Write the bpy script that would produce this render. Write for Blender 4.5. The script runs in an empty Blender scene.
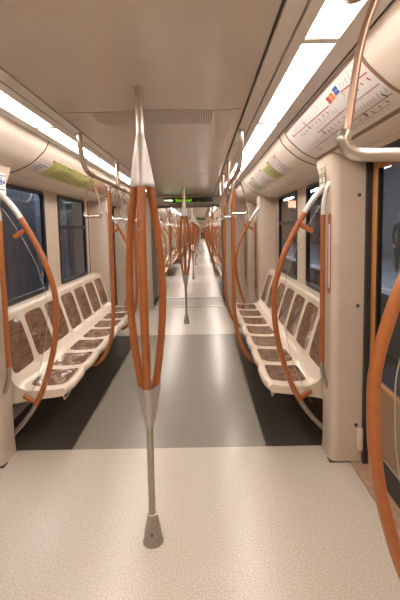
import bpy, bmesh, math, random
from math import sin, cos, pi, atan, sqrt, hypot
from mathutils import Vector, Matrix
random.seed(7)
SC = bpy.context.scene
COL = SC.collection

# ------------------------------------------------------------------ camera, world, exposure
CX, EYE = .24, 1.43
def make_camera():
    pitch, roll, yaw = .090, .020, -.005
    f = Vector((sin(yaw)*cos(pitch), cos(yaw)*cos(pitch), -sin(pitch)))
    r0 = Vector((cos(yaw), -sin(yaw), 0)); u0 = r0.cross(f)
    r = r0*cos(roll) - u0*sin(roll); u = r0*sin(roll) + u0*cos(roll)
    cd = bpy.data.cameras.new('camera'); cam = bpy.data.objects.new('camera', cd); COL.objects.link(cam)
    m = Matrix(((r.x, u.x, -f.x, CX), (r.y, u.y, -f.y, 0), (r.z, u.z, -f.z, EYE), (0, 0, 0, 1)))
    cam.matrix_world = m
    cd.sensor_fit = 'VERTICAL'; cd.sensor_height = 36; cd.lens = 24
    cd.shift_y = -35.756/600
    cd.clip_start = .05; cd.clip_end = 300
    SC.camera = cam
make_camera()
SC.view_settings.view_transform = 'Standard'; SC.view_settings.look = 'None'
SC.view_settings.gamma = 1; SC.view_settings.use_curve_mapping = False
SC.view_settings.exposure = 1.92
SC.cycles.diffuse_bounces = 10; SC.cycles.max_bounces = 16; SC.cycles.transparent_max_bounces = 24
LAMP = 5.5                     # strength of the train's own light strips
LAMPCOL = (1.0, .90, .82)
w = bpy.data.worlds.new('world'); SC.world = w; w.use_nodes = True
w.node_tree.nodes['Background'].inputs[0].default_value = (.02, .022, .03, 1)
w.node_tree.nodes['Background'].inputs[1].default_value = .5

# ------------------------------------------------------------------ materials
MATS = {}
def mat(name, col, rough=.5, metal=0, coat=0, emit=None, es=0, spec=.5, alpha=None):
    m = bpy.data.materials.new(name); m.use_nodes = True
    b = m.node_tree.nodes['Principled BSDF']
    b.inputs['Base Color'].default_value = (*col, 1); b.inputs['Roughness'].default_value = rough
    b.inputs['Metallic'].default_value = metal; b.inputs['Coat Weight'].default_value = coat
    b.inputs['Specular IOR Level'].default_value = spec
    b.inputs['Coat Roughness'].default_value = .08
    if emit:
        b.inputs['Emission Color'].default_value = (*emit, 1); b.inputs['Emission Strength'].default_value = es
    MATS[name] = m
    return m
def nodes(m): return m.node_tree.nodes, m.node_tree.links, m.node_tree.nodes['Principled BSDF']
def speckle(m, c1, c2, scale=400, detail=2, lo=.35, hi=.65, big=None, bump=0):
    n, l, b = nodes(m)
    tc = n.new('ShaderNodeTexCoord'); t = n.new('ShaderNodeTexNoise')
    t.inputs['Scale'].default_value = scale; t.inputs['Detail'].default_value = detail
    l.new(tc.outputs['Object'], t.inputs['Vector'])
    r = n.new('ShaderNodeValToRGB'); r.color_ramp.elements[0].position = lo; r.color_ramp.elements[1].position = hi
    r.color_ramp.elements[0].color = (*c1, 1); r.color_ramp.elements[1].color = (*c2, 1)
    l.new(t.outputs['Fac'], r.inputs['Fac'])
    out = r.outputs['Color']
    if big:
        t2 = n.new('ShaderNodeTexNoise'); t2.inputs['Scale'].default_value = big; t2.inputs['Detail'].default_value = 5
        l.new(tc.outputs['Object'], t2.inputs['Vector'])
        mr = n.new('ShaderNodeMapRange'); mr.inputs['From Min'].default_value = .1; mr.inputs['From Max'].default_value = .9
        mr.inputs['To Min'].default_value = .93; mr.inputs['To Max'].default_value = 1.05
        l.new(t2.outputs['Fac'], mr.inputs['Value'])
        mx = n.new('ShaderNodeVectorMath'); mx.operation = 'SCALE'
        l.new(out, mx.inputs[0]); l.new(mr.outputs['Result'], mx.inputs['Scale']); out = mx.outputs['Vector']
        mr2 = n.new('ShaderNodeMapRange'); base = b.inputs['Roughness'].default_value
        mr2.inputs['From Min'].default_value = .1; mr2.inputs['From Max'].default_value = .9
        mr2.inputs['To Min'].default_value = base*.93; mr2.inputs['To Max'].default_value = base*1.08
        l.new(t2.outputs['Fac'], mr2.inputs['Value']); l.new(mr2.outputs['Result'], b.inputs['Roughness'])
    l.new(out, b.inputs['Base Color'])
    if bump:
        bp = n.new('ShaderNodeBump'); bp.inputs['Strength'].default_value = bump; bp.inputs['Distance'].default_value = .002
        l.new(t.outputs['Fac'], bp.inputs['Height']); l.new(bp.outputs['Normal'], b.inputs['Normal'])
    return m

ORANGE = speckle(mat('orange_enamel', (.36, .118, .033), .32), (.34, .110, .030), (.38, .126, .036), 30)
CREAM = speckle(mat('cream_shell', (.72, .60, .49), .28, coat=.3), (.71, .60, .49), (.73, .615, .505), 12)
WALLM = speckle(mat('beige_wall', (.57, .475, .385), .42), (.56, .467, .378), (.58, .483, .392), 10)
COVE = speckle(mat('cove_panel', (.87, .79, .70), .34), (.86, .78, .69), (.88, .80, .71), 8)
CEIL = speckle(mat('ceiling_panel', (.60, .54, .47), .22), (.59, .53, .46), (.61, .55, .48), 5)
TRIM = mat('light_trim', (.74, .70, .66), .35)
STEEL = mat('brushed_steel', (.62, .58, .53), .28, metal=1)
DSTEEL = mat('dull_steel', (.42, .39, .35), .38, metal=1)
COPPER = mat('copper_steel', (.56, .40, .31), .33, metal=.85)
SILVER = mat('silver_paint', (.60, .57, .55), .35, metal=.25)
BLACK = mat('black_rubber', (.012, .012, .014), .6)
SEAL = mat('dark_seal', (.03, .028, .032), .5)
FRAME = mat('window_frame', (.010, .011, .014), .4)
SCREW = mat('screw_head', (.12, .10, .085), .4, metal=.6)
FLOOR = speckle(mat('floor_vinyl', (.5, .44, .36), .26), (.44, .395, .33), (.64, .585, .50), 150, 2, .35, .65)
FLOOR2 = speckle(mat('floor_aisle', (.3, .28, .23), .25), (.205, .187, .152), (.295, .27, .225), 190, 2, .35, .65)
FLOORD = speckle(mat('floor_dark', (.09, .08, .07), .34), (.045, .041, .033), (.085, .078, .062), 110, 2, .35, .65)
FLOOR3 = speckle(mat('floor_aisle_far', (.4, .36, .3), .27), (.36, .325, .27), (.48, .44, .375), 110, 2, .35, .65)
SILL = speckle(mat('door_sill', (.42, .27, .17), .4), (.38, .24, .15), (.48, .32, .21), 40, big=4)
DOORLOW = mat('door_panel', (.27, .165, .09), .5)
DOORFR = mat('door_frame', (.46, .20, .055), .35)
LAMPM = mat('lamp_diffuser', (.9, .88, .85), .4, emit=LAMPCOL, es=LAMP)
SILVER2 = mat('grey_paint', (.44, .42, .40), .4, metal=.25)
PAPER = mat('map_paper', (.86, .85, .85), .45)
BROWNF = mat('map_border', (.30, .18, .13), .5)
REDINK = mat('red_ink', (.45, .06, .06), .5)
DARKINK = mat('dark_ink', (.08, .07, .10), .5)
GREYINK = mat('grey_ink', (.42, .39, .38), .5)
BLUEINK = mat('blue_ink', (.04, .10, .40), .5)
ORINK = mat('orange_ink', (.75, .22, .05), .5)
YG = speckle(mat('poster_green', (.50, .52, .16), .4), (.46, .49, .14), (.56, .56, .22), 9)
YGP = mat('poster_pale_green', (.55, .60, .42), .4)
PINKP = mat('poster_peach', (.66, .45, .32), .4)
WHITEP = mat('poster_white', (.74, .71, .70), .4)
GREENINK = mat('green_ink', (.12, .16, .06), .5)
STICKER = mat('white_sticker', (.75, .74, .72), .4)
SCREEN = mat('display_black', (.012, .014, .012), .25)
LED = mat('led_green', (.1, .3, .02), .4, emit=(.35, 1.0, .03), es=.34)
LEDW = mat('led_pale', (.3, .4, .1), .4, emit=(.75, 1.0, .45), es=.5)
GREYL = mat('gangway_lining', (.40, .38, .34), .4)
TUNNEL = speckle(mat('tunnel_wall', (.38, .39, .43), .7), (.30, .31, .35), (.44, .45, .50), 2, 4)
PLATF = speckle(mat('platform_floor', (.30, .31, .32), .6), (.26, .27, .28), (.34, .35, .36), 3, 3)
PLATW = speckle(mat('platform_wall', (.24, .25, .26), .5), (.22, .23, .24), (.27, .28, .29), 1, 3)
PITM = mat('track_bed', (.03, .028, .03), .8)
TACT = mat('tactile_white', (.85, .85, .83), .6)
PLAMP = mat('platform_lamp', (.9, .9, .9), .4, emit=(.80, .9, 1.0), es=30)
BLUELIT = mat('lit_blue_sign', (.1, .3, .8), .4, emit=(.12, .42, 1.0), es=2.5)
REDLIT = mat('lit_red_sign', (.7, .2, .1), .4, emit=(.9, .25, .12), es=1.6)
SKIN = mat('skin', (.45, .27, .20), .5)
HAIRG = mat('grey_hair', (.55, .53, .50), .7)
CLOTH = mat('black_cloth', (.02, .02, .022), .85)
CLOTHB = mat('charcoal_cloth', (.035, .035, .045), .85)
SHIRT = mat('lilac_cloth', (.30, .22, .32), .85)

def brown_pad():
    m = mat('brown_laminate', (.17, .085, .05), .14, coat=.6); n, l, b = nodes(m)
    tc = n.new('ShaderNodeTexCoord'); mp = n.new('ShaderNodeMapping'); mp.inputs['Scale'].default_value = (9, 9, 90)
    t = n.new('ShaderNodeTexNoise'); t.inputs['Scale'].default_value = 1.2; t.inputs['Detail'].default_value = 4
    l.new(tc.outputs['Object'], mp.inputs['Vector']); l.new(mp.outputs['Vector'], t.inputs['Vector'])
    r = n.new('ShaderNodeValToRGB'); r.color_ramp.elements[0].position = .35; r.color_ramp.elements[1].position = .68
    r.color_ramp.elements[0].color = (.105, .050, .028, 1); r.color_ramp.elements[1].color = (.26, .145, .09, 1)
    l.new(t.outputs['Fac'], r.inputs['Fac']); l.new(r.outputs['Color'], b.inputs['Base Color'])
    return m
PAD = brown_pad()

def glass_mat(name, tint, rough=0.0, ior=1.5):
    m = bpy.data.materials.new(name); m.use_nodes = True; n, l = m.node_tree.nodes, m.node_tree.links
    n.clear(); o = n.new('ShaderNodeOutputMaterial'); mx = n.new('ShaderNodeMixShader'); fr = n.new('ShaderNodeFresnel')
    fr.inputs['IOR'].default_value = ior
    tr = n.new('ShaderNodeBsdfTransparent'); tr.inputs[0].default_value = (*tint, 1)
    gl = n.new('ShaderNodeBsdfGlossy'); gl.inputs['Roughness'].default_value = rough
    ge = n.new('ShaderNodeNewGeometry'); iv = n.new('ShaderNodeMath'); iv.operation = 'SUBTRACT'; iv.inputs[0].default_value = 1; l.new(ge.outputs['Backfacing'], iv.inputs[1])
    mu = n.new('ShaderNodeMath'); mu.operation = 'MULTIPLY'; l.new(fr.outputs[0], mu.inputs[0]); l.new(iv.outputs[0], mu.inputs[1]); l.new(mu.outputs[0], mx.inputs[0]); l.new(tr.outputs[0], mx.inputs[1]); l.new(gl.outputs[0], mx.inputs[2]); l.new(mx.outputs[0], o.inputs[0])
    return m
GLASS = glass_mat('window_glass', (.74, .77, .82))
CLEAR = glass_mat('clear_glass', (.96, .97, .96))
GEDGE = mat('glass_edge', (.36, .38, .35), .3)

def vent_mat():
    m = mat('vent_perforated', (.60, .52, .44), .35); n, l, b = nodes(m)
    tc = n.new('ShaderNodeTexCoord'); sp = n.new('ShaderNodeSeparateXYZ'); l.new(tc.outputs['Object'], sp.inputs[0])
    outs = []
    for ax, k in (('X', 2*pi/.0125), ('Y', 2*pi/.016)):
        mu = n.new('ShaderNodeMath'); mu.operation = 'MULTIPLY'; mu.inputs[1].default_value = k; l.new(sp.outputs[ax], mu.inputs[0])
        s = n.new('ShaderNodeMath'); s.operation = 'SINE'; l.new(mu.outputs[0], s.inputs[0]); outs.append(s)
    a = n.new('ShaderNodeMath'); a.operation = 'ADD'; l.new(outs[0].outputs[0], a.inputs[0]); l.new(outs[1].outputs[0], a.inputs[1])
    r = n.new('ShaderNodeValToRGB'); r.color_ramp.elements[0].position = .25; r.color_ramp.elements[1].position = .6
    r.color_ramp.elements[0].color = (.60, .52, .44, 1); r.color_ramp.elements[1].color = (.10, .075, .055, 1)
    l.new(a.outputs[0], r.inputs['Fac']); l.new(r.outputs['Color'], b.inputs['Base Color'])
    return m
VENT = vent_mat()
def plate_mat():
    m = mat('gangway_plate', (.3, .28, .25), .38, metal=.5); n, l, b = nodes(m)
    tc = n.new('ShaderNodeTexCoord'); t = n.new('ShaderNodeTexVoronoi'); t.inputs['Scale'].default_value = 38
    l.new(tc.outputs['Object'], t.inputs['Vector'])
    r = n.new('ShaderNodeValToRGB'); r.color_ramp.elements[0].position = .2; r.color_ramp.elements[1].position = .55
    r.color_ramp.elements[0].color = (.48, .45, .40, 1); r.color_ramp.elements[1].color = (.20, .19, .17, 1)
    l.new(t.outputs['Distance'], r.inputs['Fac']); l.new(r.outputs['Color'], b.inputs['Base Color'])
    return m
PLATE = plate_mat()

# ------------------------------------------------------------------ mesh helpers
def link(name, bm, m, parent=None, smooth=None):
    bmesh.ops.recalc_face_normals(bm, faces=bm.faces)
    me = bpy.data.meshes.new(name); bm.to_mesh(me); bm.free()
    for mm in (m if isinstance(m, (list, tuple)) else [m]): me.materials.append(mm)
    if smooth is not None:
        for p in me.polygons: p.use_smooth = True
        me.set_sharp_from_angle(angle=math.radians(smooth))
    o = bpy.data.objects.new(name, me); COL.objects.link(o)
    if parent: o.parent = parent
    return o
def box(bm, x0, x1, y0, y1, z0, z1, bev=0, seg=2):
    vs = [bm.verts.new(p) for p in ((x0,y0,z0),(x1,y0,z0),(x1,y1,z0),(x0,y1,z0),(x0,y0,z1),(x1,y0,z1),(x1,y1,z1),(x0,y1,z1))]
    fs = [bm.faces.new([vs[i] for i in f]) for f in ((0,3,2,1),(4,5,6,7),(0,1,5,4),(1,2,6,5),(2,3,7,6),(3,0,4,7))]
    if bev:
        es = list({e for f in fs for e in f.edges})
        bmesh.ops.bevel(bm, geom=es, offset=bev, segments=seg, profile=.5, affect='EDGES')
    return bm
def BX(*a, **k): return box(bmesh.new(), *a, **k)
def tube(bm, pts, r, seg=12, sq=None, up=None):
    """sweep a circle (or an ellipse sq=(a,b)) along pts; r may be a list"""
    P = [Vector(p) for p in pts]; n = len(P)
    R = r if isinstance(r, (list, tuple)) else [r]*n
    T = [((P[min(i+1,n-1)]-P[max(i-1,0)]).normalized()) for i in range(n)]
    u = Vector(up) if up else (Vector((0,0,1)) if abs(T[0].z) < .9 else Vector((0,1,0)))
    rings = []
    for i in range(n):
        u = (u - T[i]*u.dot(T[i])).normalized(); v = T[i].cross(u)
        a, b = sq if sq else (1, 1)
        rings.append([bm.verts.new(P[i] + u*(R[i]*a*cos(2*pi*k/seg)) + v*(R[i]*b*sin(2*pi*k/seg))) for k in range(seg)])
    for A, B in zip(rings, rings[1:]):
        for k in range(seg): bm.faces.new((A[k], A[(k+1)%seg], B[(k+1)%seg], B[k]))
    bm.faces.new(rings[0][::-1]); bm.faces.new(rings[-1])
    return bm
def lathe(bm, prof, cx=0, cy=0, seg=24):
    rings = [[bm.verts.new((cx+r*cos(2*pi*k/seg), cy+r*sin(2*pi*k/seg), z)) for k in range(seg)] for r, z in prof]
    for A, B in zip(rings, rings[1:]):
        for k in range(seg): bm.faces.new((A[k], A[(k+1)%seg], B[(k+1)%seg], B[k]))
    bm.faces.new(rings[0][::-1]); bm.faces.new(rings[-1])
    return bm
def spline(pts, n=8):
    """Catmull-Rom through points"""
    P = [Vector(p) for p in pts]; P = [P[0]*2-P[1]] + P + [P[-1]*2-P[-2]]; out = []
    for i in range(1, len(P)-2):
        a, b, c, d = P[i-1:i+3]
        for k in range(n):
            t = k/n
            out.append(.5*((2*b) + (c-a)*t + (2*a-5*b+4*c-d)*t*t + (3*b-a-3*c+d)*t**3))
    out.append(P[-2]); return out
def extrude_xz(bm, poly, y0, y1):
    """closed polygon in (x,z) extruded along y"""
    a = [bm.verts.new((x, y0, z)) for x, z in poly]; b = [bm.verts.new((x, y1, z)) for x, z in poly]
    bm.faces.new(a); bm.faces.new(b[::-1]); n = len(a)
    for i in range(n): bm.faces.new((a[i], b[i], b[(i+1)%n], a[(i+1)%n]))
    return bm
def extrude_xy(bm, poly, z0, z1):
    a = [bm.verts.new((x, y, z0)) for x, y in poly]; b = [bm.verts.new((x, y, z1)) for x, y in poly]
    bm.faces.new(a[::-1]); bm.faces.new(b); n = len(a)
    for i in range(n): bm.faces.new((a[i], a[(i+1)%n], b[(i+1)%n], b[i]))
    return bm
def extrude_yz(bm, poly, x0, x1):
    a = [bm.verts.new((x0, y, z)) for y, z in poly]; b = [bm.verts.new((x1, y, z)) for y, z in poly]
    bm.faces.new(a); bm.faces.new(b[::-1]); n = len(a)
    for i in range(n): bm.faces.new((a[i], b[i], b[(i+1)%n], a[(i+1)%n]))
    return bm
def rrect(a0, a1, b0, b1, r, n=5):
    out = []
    for cx, cy, s in ((a1-r, b1-r, 0), (a0+r, b1-r, 1), (a0+r, b0+r, 2), (a1-r, b0+r, 3)):
        for k in range(n+1):
            t = (s + k/n)*pi/2; out.append((cx+r*cos(t), cy+r*sin(t)))
    return out
def thing(name, label, cat, loc=(0,0,0), group=None):
    o = bpy.data.objects.new(name, None); COL.objects.link(o); o.location = loc
    o.empty_display_size = .1
    o['label'] = label; o['category'] = cat
    if group: o['group'] = group
    return o
def tag(o, label, cat, group=None):
    o['label'] = label; o['category'] = cat
    if group: o['group'] = group
    return o
def struct(name, bm, m, parent=None, smooth=None):
    o = link(name, bm, m, parent, smooth)
    if parent is None: o['kind'] = 'structure'
    return o
def dup(root, loc, label=None, group=None):
    def cp(o, par):
        c = o.copy(); COL.objects.link(c); c.parent = par
        for ch in [x for x in KIDS.get(o.name, [])]: cp(ch, c)
        return c
    r = root.copy(); COL.objects.link(r); r.location = loc
    if label: r['label'] = label
    if group: r['group'] = group
    elif 'group' in r and group is None and label and root.get('group') is None: pass
    for ch in KIDS.get(root.name, []): cp(ch, r)
    return r
KIDS = {}
def learn(root):
    def rec(o):
        KIDS[o.name] = list(o.children)
        for c in o.children: rec(c)
    bpy.context.view_layer.update(); rec(root)
SIDE = {1: 'right', -1: 'left'}

# ------------------------------------------------------------------ layout along the train
BL = 2.80                                   # bench bay length
CEZ = 2.017                                 # ceiling height
XP, XW, XD = 1.0, 1.22, 1.205               # pillar face, window wall, door plane
CAR_A = dict(y0=-3.2, y1=7.2, bays=[(2.5, 7)], doors=[(1.05, 2.5), (5.3, 6.75)], poles=[1.72, 5.97])
def car(off):
    return dict(y0=8.2+off, y1=22.75+off, bays=[(8.50+off, 5), (12.03+off, 7), (16.28+off, 7), (20.53+off, 5)],
                doors=[(10.56+off, 12.03+off), (14.83+off, 16.28+off), (19.08+off, 20.53+off)],
                poles=[11.25+off, 15.5+off, 19.8+off])
CARS = [CAR_A, car(0), car(15.55), car(31.1)]
PITCH = .3935
def baylen(n): return BL if n == 7 else 2.02
YEND = CARS[-1]['y1']

# ------------------------------------------------------------------ structure: floor, ceiling, coves
for i, c in enumerate(CARS):
    bm = BX(-1.3, 1.3, c['y0'], c['y1'], -.08, -.002); struct('floor', bm, SEAL)
    segs = []
    cur = c['y0']
    for (b0, n) in c['bays']:
        b1 = b0 + baylen(n)
        if b0 > cur: segs.append((cur, b0, 0))
        segs.append((b0, b1, 1)); cur = b1
    segs.append((cur, c['y1'], 0))
    for a, b, k in segs:
        if k == 0: struct('floor', BX(-1.13, 1.13, a, b, -.003, 0), FLOOR)
        else:
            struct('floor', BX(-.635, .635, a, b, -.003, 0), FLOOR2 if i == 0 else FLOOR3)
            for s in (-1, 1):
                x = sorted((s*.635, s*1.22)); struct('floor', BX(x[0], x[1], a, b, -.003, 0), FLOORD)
    # ceiling sheet
    struct('ceiling', BX(-.462, .462, c['y0'], c['y1'], CEZ, CEZ+.03), CEIL)
    struct('ceiling', BX(-1.3, 1.3, c['y0'], c['y1'], 2.12, 2.15), SEAL)

COVEP = [(.775,2.033),(.80,1.98),(.845,1.935),(.90,1.89),(.96,1.86),(1.03,1.835),(1.10,1.82)]
CS = spline([(a, 0, b) for a, b in COVEP], 5)
def cove_pt(L):
    """point and inward normal at arc length L down the cove"""
    acc = 0
    for a, b in zip(CS, CS[1:]):
        s = (b-a).length
        if acc + s >= L or b is CS[-1]:
            t = (L-acc)/s; p = a.lerp(b, t); d = (b-a).normalized(); return p, Vector((-d.z*-1, 0, d.x*-1)) if False else Vector((d.z, 0, -d.x))
        acc += s
def cove_sheet(bm, s, y0, y1, L0, L1, off, th=.0, n=14, m=6):
    """curved sheet lying on the cove, with thickness th towards the room"""
    g = []
    for layer in (off, off+th):
        g.append([])
        for i in range(n+1):
            p, nn = cove_pt(L0+(L1-L0)*i/n); q = p + nn*layer
            g[-1].append([bm.verts.new((s*q.x, y0+(y1-y0)*j/m, q.z)) for j in range(m+1)])
    for L in g:
        for i in range(n):
            for j in range(m): bm.faces.new((L[i][j], L[i+1][j], L[i+1][j+1], L[i][j+1]))
    A, B = g
    for i in range(n):
        for j in (0, m): bm.faces.new((A[i][j], A[i+1][j], B[i+1][j], B[i][j]))
    for j in range(m):
        for i in (0, n): bm.faces.new((A[i][j], A[i][j+1], B[i][j+1], B[i][j]))
    return bm

for i, c in enumerate(CARS):
    y0, y1 = c['y0'], c['y1']
    for s in (-1, 1):
        nm = SIDE[s]
        def strip(a, b, z0, z1, m, sm=None):
            x = sorted((s*a, s*b)); return struct('ceiling', BX(x[0], x[1], y0, y1, z0, z1), m)
        strip(.462, .476, 2.035, 2.05, SEAL)
        strip(.476, .532, 2.020, 2.05, TRIM)
        strip(.532, .542, 2.034, 2.05, DSTEEL)
        LS = .013 if s > 0 else 0
        strip(.542, .594-LS, 2.022, 2.05, TRIM)
        strip(.706-LS, .762, 2.026, 2.06, TRIM)
        strip(.762, .772, 2.036, 2.06, SEAL)
        strip(.580, .706, 2.070, 2.09, TRIM)
        # cove: curved sheet, then soffit to the window wall
        bm = bmesh.new(); cove_sheet(bm, s, y0, y1, 0, .395, 0, -.012, n=24, m=1)
        struct('ceiling', bm, COVE, smooth=40)
        poly = [(s*1.095, 1.8215), (s*1.13, 1.812), (s*1.3, 1.812), (s*1.3, 1.84), (s*1.095, 1.84)]
        struct('ceiling', extrude_xz(bmesh.new(), poly, y0, y1), COVE)

# seams of the cove panels (dark joint following the curve)
def seam(s, y, L1=.39):
    bm = bmesh.new()
    pts = []
    for k in range(20):
        p, nn = cove_pt(.002 + L1*k/19); q = p + nn*.0015; pts.append((s*q.x, y, q.z))
    tube(bm, pts, .0035, 6); return bm
for s in (-1, 1):
    for y in (1.05, 2.75, 5.15): struct('trim_1', seam(s, y), SEAL)

# ------------------------------------------------------------------ side walls with windows and doors
def window(s, y0, y1, z0=.875, z1=1.795, transom=False):
    x0, x1 = sorted((s*1.205, s*1.245))
    outer = rrect(y0, y1, z0, z1, .06); inner = rrect(y0+.035, y1-.035, z0+.035, z1-.03, .045)
    bm = bmesh.new()
    vs = [[bm.verts.new((x, y, z)) for y, z in P] for x in (s*1.212, s*1.245) for P in (outer, inner)]
    n = len(outer)
    for A, B in ((vs[0], vs[1]), (vs[1], vs[3]), (vs[3], vs[2]), (vs[2], vs[0])):
        for k in range(n): bm.faces.new((A[k], A[(k+1)%n], B[(k+1)%n], B[k]))
    if transom:
        a, b = sorted((s*1.212, s*1.24)); box(bm, a, b, y0+.03, y1-.03, 1.45, 1.485)
    o = struct('window_1', bm, FRAME, smooth=40)
    a, b = sorted((s*1.228, s*1.236))
    link('window_pane', extrude_yz(bmesh.new(), inner, a, b), GLASS, o)
    return o
def wallbox(s, y0, y1, z0, z1, x=XW, m=WALLM):
    a, b = sorted((s*x, s*1.26)); return struct('wall_'+SIDE[s], BX(a, b, y0, y1, z0, z1), m)
WINS = {7: [(.25, 1.25), (1.60, 2.56)], 5: [(.5, 1.5)]}
for ci, c in enumerate(CARS):
    for (b0, n) in c['bays']:
        b1 = b0 + baylen(n)
        for s in (-1, 1):
            wallbox(s, b0, b1, 0, .875); wallbox(s, b0, b1, 1.795, 1.83)
            cur = b0
            for (a, b) in WINS[n]:
                wallbox(s, cur, b0+a, .875, 1.795); cur = b0+b
                window(s, b0+a, b0+b, transom=(a > 1.5 or n == 5))
            wallbox(s, cur, b1, .875, 1.795)
            if ci == 0:      # black joint of the end panel
                a, b = sorted((s*1.214, s*1.222)); struct('trim_2', BX(a, b, b1-.115, b1-.10, .87, 1.795), SEAL)
for s in (-1, 1):
    wallbox(s, -3.2, 1.05, 0, 1.83)
    for c in CARS[1:]: wallbox(s, c['y0'], c['y0']+.3, 0, 1.83); wallbox(s, c['y1']-.2, c['y1'], 0, 1.83)
    wallbox(s, 6.75, 7.2, 0, 1.83)

def pillar(s, y0, y1, near=False):
    """rounded pillar beside a door; y0<y1"""
    bm = bmesh.new()
    def sect(xi, g, g2):
        r = .045
        pts = []
        for cy, cx, st in ((y0+r-g, xi+r, 2), (y1+g2-r*.4, xi+r*.4, 3)):
            rr = r if st == 2 else r*.4
            for k in range(6):
                t = pi/2*k/5
                if st == 2: pts.append((cx - rr*sin(t), cy - rr*cos(t)))
                else: pts.append((cx - rr*cos(t), cy + rr*sin(t)))
        return [(1.235, y0-g)] + pts + [(1.235, y1+g2)]
    rings = []
    for z, xi, g, g2 in ((0, XP-.006, 0, 0), (.03, XP-.004, 0, 0), (.10, XP, 0, 0), (1.60, XP, 0, 0), (1.66, XP, 0, .035), (1.73, XP-.003, 0, .09), (1.80, XP-.01, 0, .13), (1.86, XP-.015, 0, .15)):
        rings.append([bm.verts.new((s*x, y, z)) for x, y in sect(xi, g, g2)])
    n = len(rings[0])
    for A, B in zip(rings, rings[1:]):
        for k in range(n): bm.faces.new((A[k], A[(k+1)%n], B[(k+1)%n], B[k]))
    bm.faces.new(rings[0]); bm.faces.new(rings[-1])
    o = struct('wall_'+SIDE[s], bm, WALLM, smooth=45)
    if near:
        for z in (1.60, .96, .235):
            b2 = bmesh.new(); tube(b2, [(s*1.145, y0+.002, z), (s*1.145, y0-.006, z)], .0105, 12)
            link('bolt', b2, SCREW, o, 40)
        a, b = sorted((s*1.150, s*1.185))
        link('door_stop', BX(a, b, y0-.022, y0+.005, .08, .215, bev=.008), CREAM, o, 40)
        a, b = sorted((s*.99, s*1.18)); link('base_joint', BX(a, b, y0-.003, y0+.05, 0, .006), SEAL, o)
    return o
DN = [0]
def door(s, y0, y1):
    """sliding double door in the opening y0..y1"""
    a, b = sorted((s*1.180, s*1.235))
    for yy0, yy1 in ((y0-.01, y0+.03), (y1-.03, y1+.01)):
        struct('trim_3', BX(a, b, yy0, yy1, 0, 1.80), SEAL)
    struct('trim_4', BX(*sorted((s*1.14, s*1.24)), y0, y1, 1.785, 1.822), SEAL)
    struct('trim_5', BX(*sorted((s*1.118, s*1.24)), y0, y1, -.003, .006, bev=.002), SILL)
    struct('trim_5', BX(*sorted((s*1.112, s*1.119)), y0, y1, -.003, .004), DOORLOW)
    ym = (y0+y1)/2
    for k, (p, q) in enumerate(((y0+.03, ym-.004), (ym+.004, y1-.03))):
        DN[0] += 1
        X0, X1 = sorted((s*XD, s*(XD+.035)))
        bm = bmesh.new(); fw = .062
        box(bm, X0, X1, p, p+fw, .012, 1.782, .006); box(bm, X0, X1, q-fw, q, .012, 1.782, .006)
        box(bm, X0, X1, p+fw, q-fw, 1.735, 1.782)
        d = struct('door_%d' % DN[0], bm, DOORFR, smooth=40)
        box_ = BX(*sorted((s*(XD+.006), s*(XD+.030))), p+fw, q-fw, .02, .545)
        link('lower_panel', box_, DOORLOW, d)
        link('kick_rail', BX(*sorted((s*(XD-.004), s*(XD+.02))), p+fw, q-fw, .155, .17, bev=.003), STEEL, d, 40)
        link('kick_panel', BX(*sorted((s*(XD+.001), s*(XD+.02))), p+fw, q-fw, .012, .155), SEAL, d)
        link('sill_rail', BX(*sorted((s*(XD-.003), s*(XD+.03))), p+fw, q-fw, .540, .556, bev=.003), DOORFR, d, 40)
        bm = bmesh.new()
        box(bm, *sorted((s*(XD+.004), s*(XD+.03))), p+fw, p+fw+.014, .556, 1.735); box(bm, *sorted((s*(XD+.004), s*(XD+.03))), q-fw-.014, q-fw, .556, 1.735)
        link('glass_seal', bm, BLACK, d)
        link('pane', BX(*sorted((s*(XD+.014), s*(XD+.020))), p+fw+.014, q-fw-.014, .556, 1.735), GLASS, d)
PW = .19
for ci, c in enumerate(CARS):
    for (d0, d1) in c['doors']:
        for s in (-1, 1):
            pillar(s, d1-PW, d1, near=(ci == 0 and d0 < 2)); 
            # mirror-shaped pillar at the near end of the door bay
            struct('wall_'+SIDE[s], BX(*sorted((s*XP, s*1.235)), d0, d0+PW, 0, 1.84, bev=.02), WALLM, smooth=45)
            door(s, d0+PW, d1-PW)
# end walls behind and far ahead
struct('wall_back', BX(-1.3, 1.3, -3.3, -3.2, -.1, 2.15), WALLM)
struct('wall_front', BX(-1.3, 1.3, YEND, YEND+.1, -.1, 2.15), WALLM)

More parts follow.
